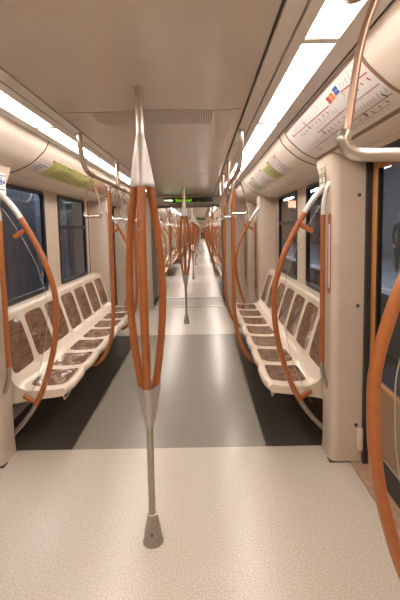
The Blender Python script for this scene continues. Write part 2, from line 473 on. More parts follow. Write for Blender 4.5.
# ------------------------------------------------------------------ gangways
for gi, g0 in enumerate([7.2] + [c['y1'] for c in CARS[1:-1]]):
    g1 = CARS[gi+1]['y0']
    for y, nmz in ((g0, 1), (g1-.06, 0)):
        bm = bmesh.new()                       # portal frame with rounded upper corners
        outer = [(-1.26, 0), (-1.26, 2.12), (1.26, 2.12), (1.26, 0)]
        n = 6; r = .06; X = .66; Z = 1.862
        inn = [(-X, 0)] + [(-X+r-r*cos(pi/2*k/n), Z-r+r*sin(pi/2*k/n)) for k in range(n+1)] + [(X-r+r*sin(pi/2*k/n), Z-r+r*cos(pi/2*k/n)) for k in range(n+1)] + [(X, 0)]
        poly = outer + inn[::-1]
        extrude_xz(bm, poly, y, y+.06)
        struct('wall_portal', bm, WALLM, smooth=30)
        bm = bmesh.new(); tube(bm, [(p[0]*.99, y-.004, p[1]-.008 if p[1] > .1 else .0) for p in inn], .011, 8)
        struct('trim_6', bm, DSTEEL, smooth=60)
    for s in (-1, 1):                          # rounded bellows lining
        bm = bmesh.new(); rows = []
        for k in range(13):
            t = k/12; y = g0+.06 + (g1-g0-.12)*t; xi = .70 - .055*sin(pi*t)
            row = [(s*xi, y, .09), (s*(xi+.02), y, .05), (s*(xi+.06), y, .04)]
            prof = [(xi+.10, .06), (xi+.03, .075), (xi+.006, .11), (xi, .18), (xi-.008, .6), (xi-.01, 1.2), (xi, 1.7), (xi+.03, 1.83), (xi+.1, 1.9)]
            rows.append([bm.verts.new((s*a, y, z)) for a, z in prof])
        for A, B in zip(rows, rows[1:]):
            for j in range(len(A)-1): bm.faces.new((A[j], A[j+1], B[j+1], B[j]))
        bmesh.ops.solidify(bm, geom=bm.faces[:], thickness=.012)
        struct('trim_7', bm, GREYL, smooth=50)
        struct('trim_8', BX(*sorted((s*.66, s*1.0)), g0+.06, g1-.06, -.02, .055), BLACK)
    struct('ceiling', BX(-1.1, 1.1, g0+.06, g1-.06, 1.9, 1.93), CEIL)
    struct('floor', BX(-.9, .9, g0, g1, -.05, -.001), SEAL)
    t = thing('gangway_plate', ['patterned grey metal gangway plate across the aisle nearest the camera', 'grey gangway plate across the aisle further down the train', 'grey gangway plate across the aisle farthest down the train'][gi], 'floor plate', (0, g0, 0))
    link('tread_plate', BX(-.66, .66, .05, g1-g0-.05, -.001, .008, bev=.003), PLATE, t)
    bm = bmesh.new()
    k = -.60
    while k < .6:
        box(bm, k, k+.035, g1-g0-.16, g1-g0-.06, .0075, .0115); k += .062
    link('comb_strip', bm, SEAL, t)
    link('edge_bar', BX(-.66, .66, .0, .05, -.001, .011, bev=.003), STEEL, t)
    link('edge_bar', BX(-.66, .66, g1-g0-.05, g1-g0, -.001, .011, bev=.003), STEEL, t)

# ------------------------------------------------------------------ outside the train
struct('wall_tunnel', BX(-2.75, -2.6, -3, 60, -1.2, 4), TUNNEL)
for k in range(14):
    y = 1.5 + k*1.35
    struct('wall_tunnel', BX(-2.6, -2.52, y, y+.12, -1.2, 4), TUNNEL)
struct('floor', BX(-2.7, 4.0, -3, 60, -1.3, -1.2), PITM)
struct('floor', BX(4.0, 9.2, -3, 60, -1.2, 0), PLATF)
struct('wall_platform', BX(9.1, 9.2, -3, 60, 0, 4), PLATW)
struct('ceiling', BX(-2.75, 9.2, -3, 60, 3.9, 4.0), TUNNEL)
poly = [(2.0, 0)]; y = 2.0
while y < 26: poly += [(y, .002), (y, .008), (y+.12, .008), (y+.12, .002)]; y += .26
poly += [(26, 0)]
bm = extrude_yz(bmesh.new(), poly, 4.17, 4.42)
o = link('tactile_strip', bm, TACT); tag(o, 'white ribbed warning strip along the opposite platform edge seen through the right door', 'tactile paving')
o = link('platform_edge_line', BX(4.03, 4.09, 0, 40, 0, .004), TACT); tag(o, 'thin pale line along the opposite platform edge outside the right door', 'edge line')
for k in range(6):
    y = 5.5 + k*5.0
    t = thing('platform_lamp', ['long cool lamp hanging over the opposite platform, nearest of its row', 'second lamp of the row over the opposite platform', 'third lamp of the row over the opposite platform', 'fourth lamp of the row over the opposite platform', 'fifth lamp of the row over the opposite platform', 'farthest lamp of the row over the opposite platform'][k], 'platform lamp', (4.7, y, 2.8), 'lamps over the opposite platform')
    link('housing', BX(-.09, .09, -.9, .9, .04, .11, bev=.01), SEAL, t); link('tube', BX(-.06, .06, -.85, .85, .0, .04, bev=.01), PLAMP, t)
    for yy in (-.6, .6): link('hanging_rod', tube(bmesh.new(), [(0, yy, .1), (0, yy, 1.11)], .01, 6), SEAL, t)
for (y, z, w_, h, m, lb) in ((12.6, 2.15, .9, .45, BLUELIT, 'lit blue sign hanging over the opposite platform, seen through the near right window'),
                             (18.2, 2.25, .8, .35, REDLIT, 'small lit red sign over the opposite platform, seen through the far right window')):
    t = thing('hanging_sign', lb, 'sign', (4.55, y, z))
    link('case', BX(-w_/2, w_/2, .0, .10, 0, h, bev=.01), SEAL, t); link('face', BX(-w_/2+.03, w_/2-.03, -.006, .0, .03, h-.03), m, t)
    for xx_ in (-w_/3, w_/3): link('hanging_rod', tube(bmesh.new(), [(xx_, .05, h), (xx_, .05, 3.9-z)], .01, 6), SEAL, t)
for k in range(5):  # fill lamps added out of view to brighten the wall behind the left windows
    y = 2.5 + k*4.0
    t = thing('unseen_fill_lamp', 'added cool fill lamp, out of view high left of the train', 'fill lamp', (-2.45, y, 3.0), 'added fill lamps left of the train')
    link('housing', BX(-.08, .0, -.8, .8, .0, .10, bev=.01), SEAL, t); link('tube', BX(-.07, -.01, -.75, .75, -.04, .0, bev=.01), PLAMP, t)
# platform rail bench beside the person
t = thing('platform_bench', 'low pale rail bench behind the person on the opposite platform', 'bench', (7.6, 13.6, 0))
link('seat', BX(-.25, .25, -1.2, 1.2, .42, .47, bev=.01), TACT, t)
for yy in (-.9, .9): link('leg', BX(-.03, .03, yy-.03, yy+.03, 0, .42), SEAL, t)

# ------------------------------------------------------------------ people
def blob(bm, c, r, sc=(1,1,1), seg=16):
    m = Matrix.Translation(c) @ Matrix.Diagonal((*sc, 1))
    bmesh.ops.create_uvsphere(bm, u_segments=seg, v_segments=seg//2+2, radius=r, matrix=m)
def skin_mesh(name, verts, edges, m, parent, sub=2):
    me = bpy.data.meshes.new(name); me.from_pydata([v[0] for v in verts], edges, []); me.materials.append(m)
    o = bpy.data.objects.new(name, me); COL.objects.link(o); o.parent = parent
    sk = o.modifiers.new('skin', 'SKIN'); sk.use_smooth_shade = True
    for i, v in enumerate(verts):
        d = me.skin_vertices[0].data[i]; r = v[1]; d.radius = r if isinstance(r, tuple) else (r, r); d.use_root = (i == 0)
    sb = o.modifiers.new('sub', 'SUBSURF'); sb.levels = sub; sb.render_levels = sub
    return o
def person(loc, rz, label, hair, top, legs):
    t = thing('person', label, 'person', loc); t.rotation_euler = (0, 0, rz)
    V = [((0, 0, .95), (.135, .10)), ((0, 0, 1.12), (.125, .095)), ((0, -.005, 1.30), (.155, .105)), ((0, 0, 1.42), (.11, .075)), ((0, 0, 1.49), (.055, .055)), ((0, -.01, 1.555), (.06, .06)),
         ((.175, 0, 1.40), .056), ((.215, .02, 1.14), .044), ((.20, -.06, .92), .034), ((.195, -.085, .83), .028),
         ((-.175, 0, 1.40), .056), ((-.215, .02, 1.14), .044), ((-.20, -.06, .92), .034), ((-.195, -.085, .83), .028),
         ((.09, 0, .86), .088), ((.10, -.01, .48), .062), ((.10, .02, .10), .045), ((.105, -.10, .035), (.045, .03)),
         ((-.09, 0, .86), .088), ((-.10, -.02, .48), .062), ((-.10, .01, .10), .045), ((-.105, -.11, .035), (.045, .03))]
    E = [(0,1),(1,2),(2,3),(3,4),(4,5),(3,6),(6,7),(7,8),(8,9),(3,10),(10,11),(11,12),(12,13),(0,14),(14,15),(15,16),(16,17),(0,18),(18,19),(19,20),(20,21)]
    body = skin_mesh('body', V, E, top, t)
    bm = bmesh.new(); blob(bm, (0, -.01, 1.635), .10, (.80, .95, 1.15)); blob(bm, (0, -.11, 1.62), .018, (.8, 1, 1.2), 8)
    for s in (-1, 1): blob(bm, (s*.082, 0, 1.625), .022, (.4, .8, 1.2), 8)
    blob(bm, (0, -.005, 1.53), .05, (1, 1, 1.3))
    link('head', bm, SKIN, t, 60)
    bm = bmesh.new(); blob(bm, (0, .015, 1.665), .103, (.86, .98, 1.05))
    for v in bm.verts:
        if v.co.y < -.055 and v.co.z < 1.70: v.co.y = -.055
        if v.co.z < 1.60: v.co.z = 1.60
    link('hair', bm, hair, t, 60)
    for s in (-1, 1):
        bm = bmesh.new()
        for k in range(4): tube(bm, [(s*.195+(k-1.5)*.016, -.088, .83), (s*.19+(k-1.5)*.017, -.10, .775-.01*(k in (1,2))), (s*.185+(k-1.5)*.016, -.09, .742-.012*(k in (1,2)))], [.009, .009, .007], 6)
        tube(bm, [(s*.175, -.095, .83), (s*.15, -.115, .795), (s*.148, -.118, .77)], [.011, .010, .008], 6)
        blob(bm, (s*.194, -.088, .835), .036, (.95, .5, 1.1), 10)
        link('hand', bm, SKIN, t, 60)
    bm = bmesh.new()
    tube(bm, [(.10, 0, .90), (.10, -.01, .48), (.10, .02, .09)], [.098, .075, .062], 14); tube(bm, [(-.10, 0, .90), (-.10, -.02, .48), (-.10, .01, .09)], [.098, .075, .062], 14)
    link('trousers', bm, legs, t, 60)
    return t
person((6.12, 11.8, 0), -.5, 'person in black with pale grey hair standing on the opposite platform beyond the right door', HAIRG, CLOTH, CLOTHB)
person((.36, 50.5, 0), 0, 'person in dark trousers and lilac top standing in the aisle at the far end', CLOTHB, SHIRT, CLOTH)

# ------------------------------------------------------------------ ceiling lights
def light_proto(s, ln):
    t = thing('ceiling_light', '', 'ceiling light', (s*.65, 0, 2.05))
    lens = [(-.054, .004), (-.054, -.006), (-.046, -.010), (-.025, -.013), (0, -.014), (.025, -.013), (.046, -.010), (.054, -.006), (.054, .004)]
    link('diffuser', extrude_xz(bmesh.new(), lens, .006, ln-.006), LAMPM, t, 40)
    link('end_bar', BX(-.056, .056, -.020, .020, -.025, .010, bev=.004), TRIM, t)
    learn(t); return t
ORD = ['nearest', 'second', 'third', 'fourth', 'fifth', 'sixth', 'seventh', 'eighth', 'ninth', 'tenth']
for s in (-1, 1):
    proto = None
    for ci, c in enumerate(CARS):
        ys = []
        if ci == 0: ys = [1.36 - 1.02*k for k in range(4, 0, -1)] + [1.36 + 1.02*k for k in range(0, 6)]; ys = [y for y in ys if y > -3.2]; ys = [y for y in ys if y+1.02 < 7.2+.4]
        else: ys = [c['y0'] + .1 + 1.02*k for k in range(14)]
        vis = 0
        for y in ys:
            if y+1.02 > c['y1']: continue
            if ci == 0 and y < 0:
                lb = 'ceiling light panel of the %s strip, behind the camera' % SIDE[s]; gr = 'light panels behind the camera'
            elif ci == 0:
                lb = 'bright ceiling light panel, %s from the camera in the %s strip' % (ORD[vis], SIDE[s]); gr = 'light panels in the two long ceiling strips'; vis += 1
            elif ci == 1:
                lb = 'small light panel of the %s ceiling strip beyond the first gangway' % SIDE[s]; gr = 'distant %s light panels' % SIDE[s]
            else: lb = 'tiny light panel of the %s ceiling strip beyond the second gangway' % SIDE[s]; gr = 'farthest %s light panels' % SIDE[s]
            if proto is None:
                proto = light_proto(s, 1.02); proto.location = (.637 if s > 0 else -.65, y, 2.05); proto['label'] = lb; proto['group'] = gr
            else: dup(proto, (.637 if s > 0 else -.65, y, 2.05), lb, gr)

# ------------------------------------------------------------------ centre poles
def centre_pole():
    t = thing('centre_pole', '', 'grab pole', (0, 0, 0), 'centre poles standing in the aisle')
    link('ceiling_flange', lathe(bmesh.new(), [(.023, 2.0168), (.023, 2.010), (.017, 2.007)]), STEEL, t, 40)
    link('upper_tube', lathe(bmesh.new(), [(.0165, 1.81), (.0165, 2.0165)]), STEEL, t, 40)
    def tri(bm, prof, ang0):
        """loft of rounded triangles: corner distance, corner radius, height"""
        rings = []
        for rho, c_, z in prof:
            ring = []
            for q in range(3):
                ca = ang0 + 2*pi*q/3
                for i in range(14):
                    ph = ca - pi/3 + 2*pi/3*i/14
                    ring.append(bm.verts.new((rho*cos(ca)+c_*cos(ph), rho*sin(ca)+c_*sin(ph), z)))
            rings.append(ring)
        n = len(rings[0])
        for A, B in zip(rings, rings[1:]):
            for i in range(n): bm.faces.new((A[i], A[(i+1)%n], B[(i+1)%n], B[i]))
        bm.faces.new(rings[0]); bm.faces.new(rings[-1]); return bm
    A0 = -pi/2 + .05
    link('upper_cone', tri(bmesh.new(), [(0, .0175, 1.828), (.001, .0182, 1.815), (.020, .0190, 1.72), (.0365, .0195, 1.630), (.0370, .0215, 1.624), (.0370, .0215, 1.613), (.0365, .0195, 1.609)], A0), SILVER, t, 35)
    link('lower_cone', tri(bmesh.new(), [(.037, .0180, .712), (.0375, .0190, .738), (.0375, .0210, .740), (.0375, .0215, .736), (.036, .0205, .724), (.016, .0190, .61), (.001, .0185, .552), (0, .0175, .545)], A0), SILVER2, t, 35)
    for k in range(3):
        a = A0 + 2*pi*k/3
        prof = [(.0365, 1.64), (.0395, 1.60), (.063, 1.45), (.079, 1.29), (.083, 1.17), (.079, 1.04), (.062, .88), (.0395, .75), (.0365, .715)]
        pts = spline([(r*cos(a), r*sin(a), z) for r, z in prof], 6)
        bm = bmesh.new(); tube(bm, pts, .0180, 14, up=(-sin(a), cos(a), 0), sq=(1.0, .92))
        link('grip_bar', bm, ORANGE, t, 60)
        if k == 0:
            for z, r in ((1.475, .0615), (1.43, .0655)):
                b2 = bmesh.new(); q = Vector((cos(a-.6), sin(a-.6), 0)); c0 = Vector((r*cos(a), r*sin(a), 0)); p0 = c0+q*.012; p1 = c0+q*.0195; tube(b2, [(p0.x, p0.y, z), (p1.x, p1.y, z)], .005, 8)
                link('rivet', b2, COPPER, t, 40)
    link('lower_tube', lathe(bmesh.new(), [(.0155, .10), (.0155, .56)]), DSTEEL, t, 40)
    fl = link('floor_cone', lathe(bmesh.new(), [(.047, 0.0), (.047, .006), (.043, .012), (.039, .05), (.026, .116), (.0215, .135), (.0165, .137)]), DSTEEL, t, 40)
    bm = bmesh.new(); tube(bm, [(0, -.036, .058), (0, -.0415, .057)], .006, 10); link('bolt', bm, SCREW, fl, 40)
    learn(t); return t
pp = centre_pole(); k = 0
for ci, c in enumerate(CARS):
    for y in c['poles']:
        lb = ['triple bowed orange and steel pole standing in the aisle nearest the camera', 'triple bowed orange pole in the aisle, second from the camera just before the gangway',
              'bowed orange aisle pole, third from the camera, first beyond the gangway', 'bowed orange aisle pole, fourth from the camera', 'bowed orange aisle pole, fifth from the camera'][k] if k < 5 else 'tiny bowed orange aisle pole far down the train'
        if k == 0: pp.location = (-.009, y, 0); pp['label'] = lb
        else: dup(pp, (-.009, y, 0), lb, 'centre poles standing in the aisle' if k < 5 else 'far aisle poles')
        k += 1

# ------------------------------------------------------------------ benches
PROF = [(.668, .362), (.646, .368), (.633, .382), (.631, .405), (.645, .424), (.67, .428), (.76, .418), (.86, .415), (.925, .422), (.965, .436), (.992, .462), (1.008, .500), (1.036, .60), (1.072, .72), (1.104, .82), (1.122, .856), (1.145, .870), (1.215, .872)]
PSP = spline([(a, 0, b) for a, b in PROF], 4)
ACC = [0]
for a, b in zip(PSP, PSP[1:]): ACC.append(ACC[-1] + (b-a).length)
def uof(ix): return ACC[ix*4]
U_SEAT0, U_SEAT1 = uof(5), uof(8); U_B0, U_B1 = uof(11), uof(14)
def prof_at(u):
    for i in range(len(ACC)-1):
        if ACC[i+1] >= u or i == len(ACC)-2:
            t = (u-ACC[i])/(ACC[i+1]-ACC[i]); p = PSP[i].lerp(PSP[i+1], t); d = (PSP[i+1]-PSP[i]).normalized(); return p, Vector((-d.z, 0, d.x))
def bench_pt(u, y, off=0.0):
    """point on bench surface: u along the profile, y along the bench"""
    p, n = prof_at(u)
    ph = (y-.022)/PITCH; f = ph-math.floor(ph); rib = abs(f-.5)*2          # 1 at the ribs, 0 mid seat
    dish = 0
    if U_SEAT0-.03 < u < U_SEAT1+.04: w_ = min(1, (u-U_SEAT0+.03)/.06, (U_SEAT1+.04-u)/.06); dish = .012*w_*(1-rib**4)
    if u > U_B0-.04:  w_ = max(0, min(1, (u-U_B0+.04)/.06, (U_B1+.05-u)/.06)); dish = .022*w_*(1-rib**3)
    q = p - n*(dish-off)
    if u < U_SEAT0: q = q + Vector((.022*(max(0, rib-.35)/.65)**2 * min(1, u/.05+.3) * (1 - max(0, u-uof(4))/max(1e-6, U_SEAT0-uof(4))*.6), 0, 0))
    return Vector((q.x, y, q.z))
def rot_pts(vs): return vs
def bench_proto(s, n):
    L = .045 + n*PITCH if n == 7 else .04 + n*PITCH
    L = min(L, baylen(n))
    t = thing('bench', '', 'bench', (0, 0, 0))
    bm = bmesh.new(); M = n*14; us = [ACC[-1]*i/54 for i in range(55)]
    grid = []
    for j in range(M+1):
        y = L*j/M; e = min(y, L-y); row = []
        for u in us:
            p = bench_pt(u, y)
            k = max(0, 1-e/.05)
            p = Vector((p.x + (.012*k*k if u < U_SEAT1 else 0), p.y, p.z - .012*k*k*(1 if u > uof(3) else 0)))
            row.append(bm.verts.new((s*p.x, p.y, p.z)))
        # underside back to the front
        row.append(bm.verts.new((s*1.215, y, .285)));
        for xx_, zz_ in ((1.10, .302), (.95, .324), (.80, .346), (.70, .358)): row.append(bm.verts.new((s*xx_, y, zz_)))
        grid.append(row)
    nn = len(grid[0])
    for A, B in zip(grid, grid[1:]):
        for i in range(nn): bm.faces.new((A[i], A[(i+1)%nn], B[(i+1)%nn], B[i]))
    bm.faces.new(grid[0]); bm.faces.new(grid[-1][::-1])
    sh = link('shell', bm, CREAM, t, 50)
    def pad(y0, y1, u0, u1, taper, name):
        bm = bmesh.new(); N = 10; top = []; bot = []
        for i in range(N+1):
            a = -1+2*i/N; tr = []; br = []
            for j in range(N+1):
                b = -1+2*j/N
                hw = 1 - .10*abs(a)**8; hh = 1 - .05*abs(b)**6
                wt = 1 - taper*(1+a)/2*0
                bb = b*hw*wt; aa = a*hh
                y = (y0+y1)/2 + bb*(y1-y0)/2; u = (u0+u1)/2 + aa*(u1-u0)/2
                edge = max(abs(a), abs(b)); off = .005 if edge < .99 else .001
                relief = 0
                if name == 'seat_pad':     # moulded hollow in the middle of each seat pad
                    d = max(abs(a+.1)/.62, abs(b)/.68); relief = -.004 if d < 1 else 0
                p = bench_pt(u, y, off+relief); tr.append(bm.verts.new((s*p.x, p.y, p.z)))
                p = bench_pt(u, y, -.006); br.append(bm.verts.new((s*p.x, p.y, p.z)))
            top.append(tr); bot.append(br)
        for G in (top, bot):
            for i in range(N):
                for j in range(N): bm.faces.new((G[i][j], G[i+1][j], G[i+1][j+1], G[i][j+1]))
        for i in range(N):
            for j in (0, N): bm.faces.new((top[i][j], top[i+1][j], bot[i+1][j], bot[i][j])); bm.faces.new((top[j][i], top[j][i+1], bot[j][i+1], bot[j][i]))
        return link(name, bm, PAD, t, 35)
    for k in range(n):
        y0 = .022 + k*PITCH + .042; y1 = y0 + PITCH - .084
        pad(y0, y1, U_SEAT0+.012, U_SEAT1-.004, 0, 'seat_pad')
        pad(y0-.006, y1+.006, U_B0-.015, U_B1-.005, .1, 'back_pad')
    # brackets underneath
    for y in ([.35, 1.4, 2.45] if n == 7 else [.35, 1.6]):
        b2 = bmesh.new(); tube(b2, [(s*.76, y, .35), (s*.92, y, .25), (s*1.21, y, .13)], .016, 8); link('bracket', b2, STEEL, t, 50)
    b2 = bmesh.new(); tube(b2, [(s*.71, .06, .36), (s*.69, .06, .315), (s*.70, .20, .31), (s*.715, .20, .36)], .007, 8); link('latch', b2, STEEL, t, 50)
    learn(t); return t
# ------------------------------------------------------------------ overhead rails, poles, straps, screens
def rail_proto(s, n):
    t = thing('overhead_rail', '', 'grab rail', (s*.49, 0, 0))
    L = baylen(n)
    pts = spline([(0, .0, 2.02), (0, .01, 1.95), (0, .045, 1.875), (0, .12, 1.82), (0, .22, 1.80)], 5) + [Vector((0, .22+(L-.44)*k/6, 1.80)) for k in range(1, 7)] + \
          spline([(0, L-.22, 1.80), (0, L-.12, 1.82), (0, L-.045, 1.875), (0, L-.01, 1.95), (0, L, 2.02)], 5)[1:]
    a = pts[:16]; b = pts[15:len(pts)-15]; c = pts[len(pts)-16:]
    bm = bmesh.new(); tube(bm, b, .0165, 12); r = link('rail', bm, COPPER, t, 60)
    for q in (a, c):
        bm = bmesh.new(); tube(bm, q, .0165, 12); link('bent_end', bm, STEEL, t, 60)
    for y in ([1.10, 2.0] if n == 7 else [1.0]):
        bm = bmesh.new(); tube(bm, [(0, y, 1.80), (0, y, 2.02)], .0155, 12); link('hanger', bm, COPPER, t, 60)
    for y in [0, L] + ([1.10, 2.0] if n == 7 else [1.0]):
        link('mount', lathe(bmesh.new(), [(.027, 2.0195), (.027, 2.012), (.018, 2.006)], 0, y, 16), STEEL, t, 40)
    learn(t); return t
def bench_pole_proto(s):
    """upright pole from the rail, bowing out under the bench front"""
    t = thing('grab_pole', '', 'grab pole', (s*.50, 0, 0))
    pts = spline([(0, 0, 1.765), (-.002*s, 0, 1.5), (-.004*s, 0, 1.2), (-.002*s, 0, .90), (.004*s, 0, .70), (.028*s, 0, .54), (.070*s, 0, .415), (.12*s, 0, .345), (.165*s, 0, .312), (.20*s, 0, .318), (.21*s, 0, .335)], 6)
    bm = bmesh.new(); tube(bm, pts, .0165, 12); link('pole', bm, ORANGE, t, 60)
    bm = bmesh.new(); tube(bm, [(.208*s, 0, .332), (.212*s, 0, .3465)], .0195, 10); link('socket', bm, STEEL, t, 60)
    bm = bmesh.new(); tube(bm, [(0, 0, 1.745), (0, 0, 1.785)], .021, 12); tube(bm, [(-.003*s, -.026, 1.80), (-.003*s, .026, 1.80)], .0215, 12); link('clamp', bm, STEEL, t, 50)
    learn(t); return t
def strap_proto():
    t = thing('strap_handle', '', 'strap handle', (0, 0, 1.80))
    W, H = .068, .28
    bm = bmesh.new(); 
    rr = [[bm.verts.new((q*cos(2*pi*k/16), y, q*sin(2*pi*k/16))) for k in range(16)] for q, y in ((.0215, -.006), (.0262, -.006), (.0262, .006), (.0215, .006))]
    for A, B in zip(rr, rr[1:]+rr[:1]):
        for k in range(16): bm.faces.new((A[k], A[(k+1)%16], B[(k+1)%16], B[k]))
    link('clip', bm, COPPER, t, 50)
    for s in (-1, 1):
        bm = bmesh.new(); tube(bm, spline([(s*.004, 0, -.0285), (s*.016, 0, -.06), (s*.045, 0, -.14), (s*(W-.006), 0, -H+.028)], 5), .0062, 8, sq=(1.1, .8)); link('strap', bm, COPPER, t, 60)
    bm = bmesh.new()
    tube(bm, spline([(-W+.006, 0, -H+.030), (-W+.002, 0, -H+.018), (-W+.014, 0, -H+.003), (-W+.035, 0, -H), (0, 0, -H), (W-.035, 0, -H), (W-.014, 0, -H+.003), (W-.002, 0, -H+.018), (W-.006, 0, -H+.030)], 5), .0088, 10); link('grip', bm, STEEL, t, 60)
    learn(t); return t
BOW = [(1.004, 1.672), (.94, 1.60), (.882, 1.512), (.80, 1.36), (.742, 1.225), (.700, 1.07), (.691, .96), (.700, .80), (.730, .64), (.785, .46), (.857, .31), (.93, .205), (1.02, .108)]
def screen_proto(s):
    t = thing('partition_screen', '', 'partition screen', (0, 0, 0))
    P = spline([(s*x, 0, z) for x, z in BOW], 8)
    a = [p for p in P if p.z >= 1.505]; b = [p for p in P if .305 <= p.z <= 1.525]; c = [p for p in P if p.z <= .32]
    for q, nm, m, r in ((a, 'upper_end', SILVER, .0172), (b, 'grip', ORANGE, .0178), (c, 'lower_end', DSTEEL, .0168)):
        bm = bmesh.new(); tube(bm, q, r, 14, up=(0, 1, 0)); link(nm, bm, m, t, 60)
    # clear pane between bow and pillar
    edge = []
    for i, p in enumerate(P):
        tt = (P[min(i+1, len(P)-1)]-P[max(i-1, 0)]).normalized(); nrm = Vector((-tt.z, 0, tt.x)) * (1 if s < 0 else -1)
        if nrm.x*s < 0: nrm = -nrm
        q = p + nrm*.058
        if abs(q.x) < .995 and .28 < q.z < 1.60: edge.append(q)
    poly = [(q.x, q.z) for q in edge] + [(s*.998, edge[-1].z-.02), (s*.998, edge[0].z+.02)]
    link('glass_pane', extrude_xz(bmesh.new(), poly, -.003, .003), CLEAR, t)
    bm = bmesh.new(); tube(bm, edge, .0018, 6, up=(0, 1, 0)); link('pane_edge', bm, GEDGE, t, 60)
    for (x0, z0, x1, z1) in ((.850, 1.445, .93, 1.395), (.855, .322, .93, .374)):
        bm = bmesh.new(); tube(bm, [(s*x0, 0, z0), (s*(x0*.7+x1*.3), 0, z0*.7+z1*.3), (s*x1, 0, z1)], [.012, .0165, .0155], 12, sq=(.7, 1.0), up=(0, 1, 0))
        link('pane_clamp', bm, ORANGE, t, 50)
    learn(t); return t
def pillar_rail_proto(s):
    t = thing('pillar_rail', '', 'grab rail', (0, 0, 0))
    pts = spline([(s*1.004, 0, 1.685), (s*.985, 0, 1.64), (s*.970, 0, 1.56), (s*.966, 0, 1.49)], 5)
    bm = bmesh.new(); tube(bm, pts, .0148, 12); link('upper_end', bm, SILVER, t, 60)
    bm = bmesh.new(); tube(bm, [(s*.966, 0, 1.495), (s*.966, 0, 1.0), (s*.966, 0, .60)], .0155, 12); link('grip', bm, ORANGE, t, 60)
    bm = bmesh.new(); tube(bm, spline([(s*.966, 0, .61), (s*.968, 0, .55), (s*.982, 0, .48), (s*1.006, 0, .435)], 5), .0145, 12); link('lower_end', bm, DSTEEL, t, 60)
    learn(t); return t

P_bench = {(s, n): bench_proto(s, n) for s in (-1, 1) for n in (7, 5)}
P_rail = {(s, n): rail_proto(s, n) for s in (-1, 1) for n in (7, 5)}
P_bp = {s: bench_pole_proto(s) for s in (-1, 1)}
P_st = strap_proto()
P_sc = {s: screen_proto(s) for s in (-1, 1)}
P_pr = {s: pillar_rail_proto(s) for s in (-1, 1)}
USED = set()
def place(proto, loc, label, group=None, rz=0):
    if proto.name not in USED:
        USED.add(proto.name); o = proto; o.location = loc; o['label'] = label
        if group: o['group'] = group
    else: o = dup(proto, loc, label, group)
    if rz: o.rotation_euler = (0, 0, rz)
    return o
for ci, c in enumerate(CARS):
    for bi, (b0, n) in enumerate(c['bays']):
        L = baylen(n)
        for s in (-1, 1):
            sd = SIDE[s]
            if ci == 0: W = 'in the near carriage'
            elif ci == 1: W = ['just beyond the gangway', 'second beyond the gangway', 'third beyond the gangway', 'fourth beyond the gangway'][bi]
            else: W = 'far down the train'
            G = (' far down the train on the ' + sd) if ci > 1 else (' beyond the gangway on the ' + sd if ci == 1 else '')
            place(P_bench[s, n], (0, b0+.008, 0), 'cream bench with brown seat and back pads along the %s wall, %s' % (sd, W), 'benches along the walls'+G)
            place(P_rail[s, n], (s*.49, b0-.015, 0), 'long overhead grab rail above the %s bench %s' % (sd, W), 'overhead rails'+G)
            pys = [.76, 1.97] if n == 7 else [1.0]
            for k, py in enumerate(pys):
                ww = (['nearer', 'farther'][k] + ' of two, ') if n == 7 else ''
                place(P_bp[s], (s*.50, b0+py, 0), 'slim orange pole %sat front of %s bench %s' % (ww, sd, W), 'bench poles'+G)
            for k, (yy, rz) in enumerate((([(.22, .33), (1.02, .25), (1.35, .33), (1.75, .18), (2.35, .3)]) if n == 7 else [(.45, .2), (1.4, .3)])):
                oo = ['nearest', 'second', 'third', 'fourth', 'fifth'][k]
                place(P_st, (s*.49, b0+yy, 1.80), 'triangular strap handle over the %s bench %s, %s from camera' % (sd, W.replace('in the near carriage', 'here'), oo) if ci < 2 else 'tiny strap handle hanging over the %s benches far down the train' % sd, 'strap handles'+G, rz*s)
            for k, y in enumerate((b0, b0+L)):
                place(P_sc[s], (0, y, 0), 'bowed orange rail with clear pane, %s end of %s bench %s' % (['near', 'far'][k], sd, W), 'bowed partition rails'+G)
    for di, (d0, d1) in enumerate(c['doors']):
        for s in (-1, 1):
            sd = SIDE[s]
            for k, y in enumerate((d0+.10, d1-.10)):
                if ci == 0 and di == 0 and k == 0: continue
                W = (['nearest the camera', 'before the gangway'][di]) if ci == 0 else (['just beyond the gangway', 'second past the gangway', 'third past the gangway'][di] if ci == 1 else 'far down the train')
                place(P_pr[s], (0, y, 0), 'upright orange rail on %s pillar, %s side of doorway %s' % (sd, ['near', 'far'][k], W), 'pillar rails' + ('' if ci == 0 else ' beyond the gangway' if ci == 1 else ' far down the train'))
# the bay behind the camera reaches into the picture on the right only
place(P_sc[1], (0, 1.035, 0), 'large bowed orange rail in the right foreground, cut off by the picture edge')
# overhead rail whose rounded end shows at the top right, and its strap
t = thing('overhead_rail', 'overhead rail at the top right corner, only its rounded end in view', 'grab rail', (.492, 0, 0))
bm = bmesh.new(); tube(bm, [(.0, -.9, 1.80), (.0, .4, 1.80), (.0, .62, 1.80)], .0165, 16); link('rail', bm, COPPER, t, 60)
bm = bmesh.new(); tube(bm, spline([(0, .61, 1.80), (0, .67, 1.806), (0, .715, 1.836), (0, .74, 1.88), (0, .745, 2.02)], 6), .0235, 16); link('bent_end', bm, COPPER, t, 60)
link('mount', lathe(bmesh.new(), [(.03, 2.0195), (.03, 2.012), (.02, 2.006)], 0, .745, 16), STEEL, t, 40)
place(P_st, (.492, .53, 1.80), 'large steel strap handle close to the camera at the upper right', None, .02)

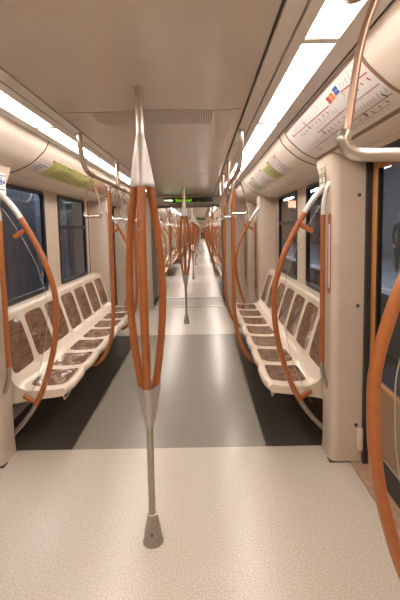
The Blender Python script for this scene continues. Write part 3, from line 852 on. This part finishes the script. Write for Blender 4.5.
# orange backing plate and white sticker on the right pillar, signs above
def plate_on_pillar(s):
    x = XP-.004
    o = link('pillar_plate', extrude_yz(bmesh.new(), rrect(2.352, 2.405, 1.03, 1.50, .008), *sorted((s*x, s*(XP+.002)))), ORANGE)
    tag(o, 'narrow orange plate behind the upright rail on the %s pillar' % SIDE[s], 'plate')
    o2 = link('sticker', extrude_yz(bmesh.new(), rrect(2.360, 2.383, 1.06, 1.44, .004), *sorted((s*(x-.0015), s*x))), STICKER, o)
for s in (-1, 1): plate_on_pillar(s)
def notice(s):
    t = thing('pictogram_notice', 'small notice with dark green pictograms on top of the %s pillar' % SIDE[s], 'notice', (s*(XP-.0085), 2.495, 1.735))
    q = sorted((0, s*-.003))
    link('card', BX(q[0], q[1], -.052, .058, -.068, .062), WALLM if s > 0 else STICKER, t)
    bm = bmesh.new(); q = sorted((s*-.003, s*-.004))
    ink = [(-.05, .05, .040, .046), (-.05, .02, .026, .032), (-.048, -.022, -.012, .018), (-.006, .016, -.016, .020), (.026, .05, -.006, .014), (-.05, .045, -.046, -.040)]
    for a, b, c_, d in ink: box(bm, q[0], q[1], a, b, c_, d)
    if s > 0:
        bmesh.ops.create_cone(bm, cap_ends=True, segments=16, radius1=.008, radius2=.008, depth=.001, matrix=Matrix.Translation((s*-.0042, .0, -.026)) @ Matrix.Rotation(pi/2, 4, 'Y'))
    link('pictograms', bm, GREENINK if s > 0 else BLUEINK, t)
notice(1); notice(-1)
# ------------------------------------------------------------------ ceiling vent
t = thing('ceiling_vent', 'perforated air vent strip across the ceiling behind the near pole', 'ceiling vent', (0, 2.19, CEZ))
n = 16
poly = [(-.31+.62*k/n, -.125-.02*sin(pi*k/n)) for k in range(n+1)] + [(.31-.62*k/n, .115-.02*sin(pi*k/n)) for k in range(n+1)]
link('grille', extrude_xy(bmesh.new(), poly, -.0015, .0), VENT, t)
bm = bmesh.new(); tube(bm, [(-.45, -.150, -.0008)] + [(x, y-.004, -.0008) for x, y in poly[:n+1]] + [(.45, -.150, -.0008)], .0018, 6); link('front_seam', bm, DSTEEL, t)
struct('trim_9', BX(-.46, .46, 4.415, 4.421, CEZ-.0008, CEZ), DSTEEL)

# ------------------------------------------------------------------ destination displays
def display(y, label, full):
    t = thing('destination_display', label, 'display sign', (0, y, 0))
    link('housing', BX(-.56, .60, -.03, .0, 1.872, 2.012, bev=.006), WALLM, t, 40)
    sc_ = link('screen', extrude_xz(bmesh.new(), rrect(-.425, .455, 1.893, 1.972, .008), -.036, -.029), SCREEN, t)
    cu = bpy.data.curves.new('lettering', 'FONT'); cu.body = 'Stockel'; cu.size = .085; cu.extrude = .0008; cu.space_character = 1.18
    tmp = bpy.data.objects.new('tmp', cu); COL.objects.link(tmp); bpy.context.view_layer.update()
    me = bpy.data.meshes.new_from_object(tmp); bpy.data.objects.remove(tmp); me.materials.clear(); me.materials.append(LED)
    o = bpy.data.objects.new('lettering', me); COL.objects.link(o); o.parent = sc_
    o.rotation_euler = (pi/2, 0, 0); o.location = (-.21, -.0375, 1.905); o.scale = (.98, .84, 1)
    bm = bmesh.new(); X = -.42                      # pale symbol left of the name
    extrude_xz(bm, [(X, 1.925), (X+.04, 1.918), (X+.14, 1.912), (X+.17, 1.922), (X+.15, 1.938), (X+.11, 1.946), (X+.07, 1.938), (X+.03, 1.944)], -.0375, -.036)
    link('symbol', bm, LEDW, sc_)
    return t
display(7.2, 'destination display with green letters reading Stockel over the gangway', True)
display(22.75, 'small distant green destination display over the far gangway', False)

# ------------------------------------------------------------------ route map and posters on the coves
def line_on_cove(bm, s, y0, L0, y1, L1, wd, off=.0042, n=12):
    """a printed stroke from (y0,L0) to (y1,L1)"""
    d = Vector((y1-y0, L1-L0)); d.normalize(); px, pL = -d.y*wd/2, d.x*wd/2
    prev = None
    for k in range(n+1):
        t_ = k/n; y = y0+(y1-y0)*t_; L = L0+(L1-L0)*t_
        pr_ = []
        for sg in (-1, 1):
            p, nn = cove_pt(max(.001, L+sg*pL)); q = p+nn*off; pr_.append(bm.verts.new((s*q.x, y+sg*px, q.z)))
        if prev: bm.faces.new((prev[0], prev[1], pr_[1], pr_[0]))
        prev = pr_
t = thing('route_map', 'large curved metro route map with red lines on the right cove above the door', 'map', (0, 0, 0))
bm = bmesh.new(); cove_sheet(bm, 1, 1.395, 2.60, .010, .295, .0005, .0015); link('border', bm, BROWNF, t, 40)
bm = bmesh.new(); cove_sheet(bm, 1, 1.415, 2.565, .026, .272, .002, .0012); sheet = link('sheet', bm, PAPER, t, 40)
bm = bmesh.new()
line_on_cove(bm, 1, 2.46, .072, 1.83, .085, .0042); line_on_cove(bm, 1, 1.66, .078, 1.43, .092, .0042)
line_on_cove(bm, 1, 2.16, .148, 1.76, .142, .0042); line_on_cove(bm, 1, 1.76, .142, 1.43, .150, .0030)
line_on_cove(bm, 1, 2.40, .205, 1.95, .200, .0030); line_on_cove(bm, 1, 1.80, .205, 1.43, .205, .0030)
line_on_cove(bm, 1, 1.66, .078, 1.66, .105, .003)
def labels(bm, y0, y1, L, dl, ln, wd, step, jitter=.3):
    y = y0
    while y > y1:
        l2 = ln*(1+random.uniform(-jitter, jitter)); line_on_cove(bm, 1, y, L, y-l2*.45, L+dl*l2, wd, n=2); y -= step*random.uniform(.8, 1.25)
for (a, b, L) in ((2.35, 1.85, .095), (2.1, 1.78, .165), (1.62, 1.44, .105), (1.75, 1.45, .215)): labels(bm, a, b, L, .8, .018, .008, .06)
link('red_lines', bm, REDINK, sheet)
bm = bmesh.new()
for (a, b, L) in ((2.40, 1.85, .066), (2.15, 1.78, .132), (1.64, 1.44, .070), (1.78, 1.44, .190), (2.38, 1.96, .192)): labels(bm, a, b, L, -.9, .026, .0045, .032)
line_on_cove(bm, 1, 2.10, .238, 1.50, .236, .0025)
for (a, b, L) in ((2.15, 1.5, .228), (2.15, 1.5, .246)): labels(bm, a, b, L, .6, .012, .004, .03)
link('small_print', bm, GREYINK, sheet)
for y, L in ((2.47, .058), (2.20, .052), (2.18, .085), (2.10, .150), (2.35, .222), (1.475, .185), (1.68, .2)):
    bm = bmesh.new(); line_on_cove(bm, 1, y, L, y-.013, L+.022, .010, n=2); link('dark_mark', bm, DARKINK, sheet)
for m, nm, rows in ((BLUEINK, 'blue_mark', [(1.715, 1.665, .060)]), (ORINK, 'orange_mark', [(1.765, 1.725, .066)]), (REDINK, 'red_mark', [(1.81, 1.77, .068)])):
    bm = bmesh.new()
    for a, b, L in rows: line_on_cove(bm, 1, a, L, b, L, .030)
    link(nm, bm, m, sheet)

def poster(s, y0, y1, L0, L1, m, label, ink=DARKINK, holder=True):
    t = thing('cove_poster', label, 'poster', (0, 0, 0), None)
    bm = bmesh.new(); cove_sheet(bm, s, y0, y1, L0, L1, .001, .0012, n=10, m=3); sh = link('sheet', bm, m, t, 40)
    bm = bmesh.new()
    rnd = random.Random(int(y0*100)+s)
    for k in range(4):
        a = y0+(y1-y0)*rnd.uniform(.1, .3); b = y0+(y1-y0)*rnd.uniform(.5, .9); L = L0+(L1-L0)*(.35+.14*k); line_on_cove(bm, s, a, L, b, L, .006, off=.0032)
    link('print', bm, ink, sh)
    if holder:
        for y in (y0, y1):
            bm = bmesh.new(); pts = []
            for k in range(10):
                p, nn = cove_pt(L0-.012+(L1-L0+.02)*k/9); q = p+nn*.005; pts.append((s*q.x, y, q.z))
            tube(bm, pts, .004, 6); link('holder', bm, WHITEP, t, 60)
        p, nn = cove_pt(L0-.012); q = p+nn*.006
        bm = bmesh.new(); blob(bm, (s*q.x, y0+.006, q.z), .011, seg=8); link('pin', bm, DSTEEL, t, 60)
    return t
poster(-1, 2.80, 3.03, .125, .27, WHITEP, 'white end of the poster row on the left cove, nearest the camera', BLUEINK, False)
poster(-1, 3.03, 3.78, .105, .27, YG, 'yellow-green poster on the left cove above the window', GREENINK, False)
poster(-1, 3.78, 4.25, .105, .27, YG, 'narrower yellow-green poster on the left cove beyond the wide green one', GREENINK, False)
poster(-1, 4.27, 4.95, .105, .27, PINKP, 'peach poster at the far end of the left cove row', REDINK, False)
for i, (y, L) in enumerate(((3.0, .112), (3.36, .112), (3.80, .112))):
    p, nn = cove_pt(L); q = p+nn*.006; bm = bmesh.new(); blob(bm, (-q.x, y, q.z), .010, seg=8)
    tag(link('poster_clip', bm, DSTEEL, None, 60), ['small round clip holding the white and green posters on the left cove', 'small round clip in the middle of the wide green poster', 'small round clip between the two green posters'][i], 'clip')
poster(1, 3.11, 3.38, .09, .25, WHITEP, 'white leaflet card on the right cove, nearest of four in a row', GREYINK)
poster(1, 3.40, 3.80, .09, .25, YG, 'yellow-green leaflet card on the right cove, second of four', GREENINK)
poster(1, 3.83, 4.40, .09, .25, WHITEP, 'off-white leaflet card on the right cove, third of four', GREYINK)
poster(1, 4.44, 4.95, .09, .25, YGP, 'pale green leaflet card on the right cove, farthest of four', GREENINK)
# small plaque by the far right doorway
t = thing('wall_plaque', 'small pale plaque with two dark dots right of the gangway', 'plaque', (.73, 7.195, 1.64))
link('board', BX(-.09, .09, -.006, 0, -.035, .035, bev=.002), STICKER, t)
bm = bmesh.new(); box(bm, -.05, -.015, -.008, -.006, -.014, .014); box(bm, .02, .05, -.008, -.006, -.014, .014); link('dots', bm, GREENINK, t)
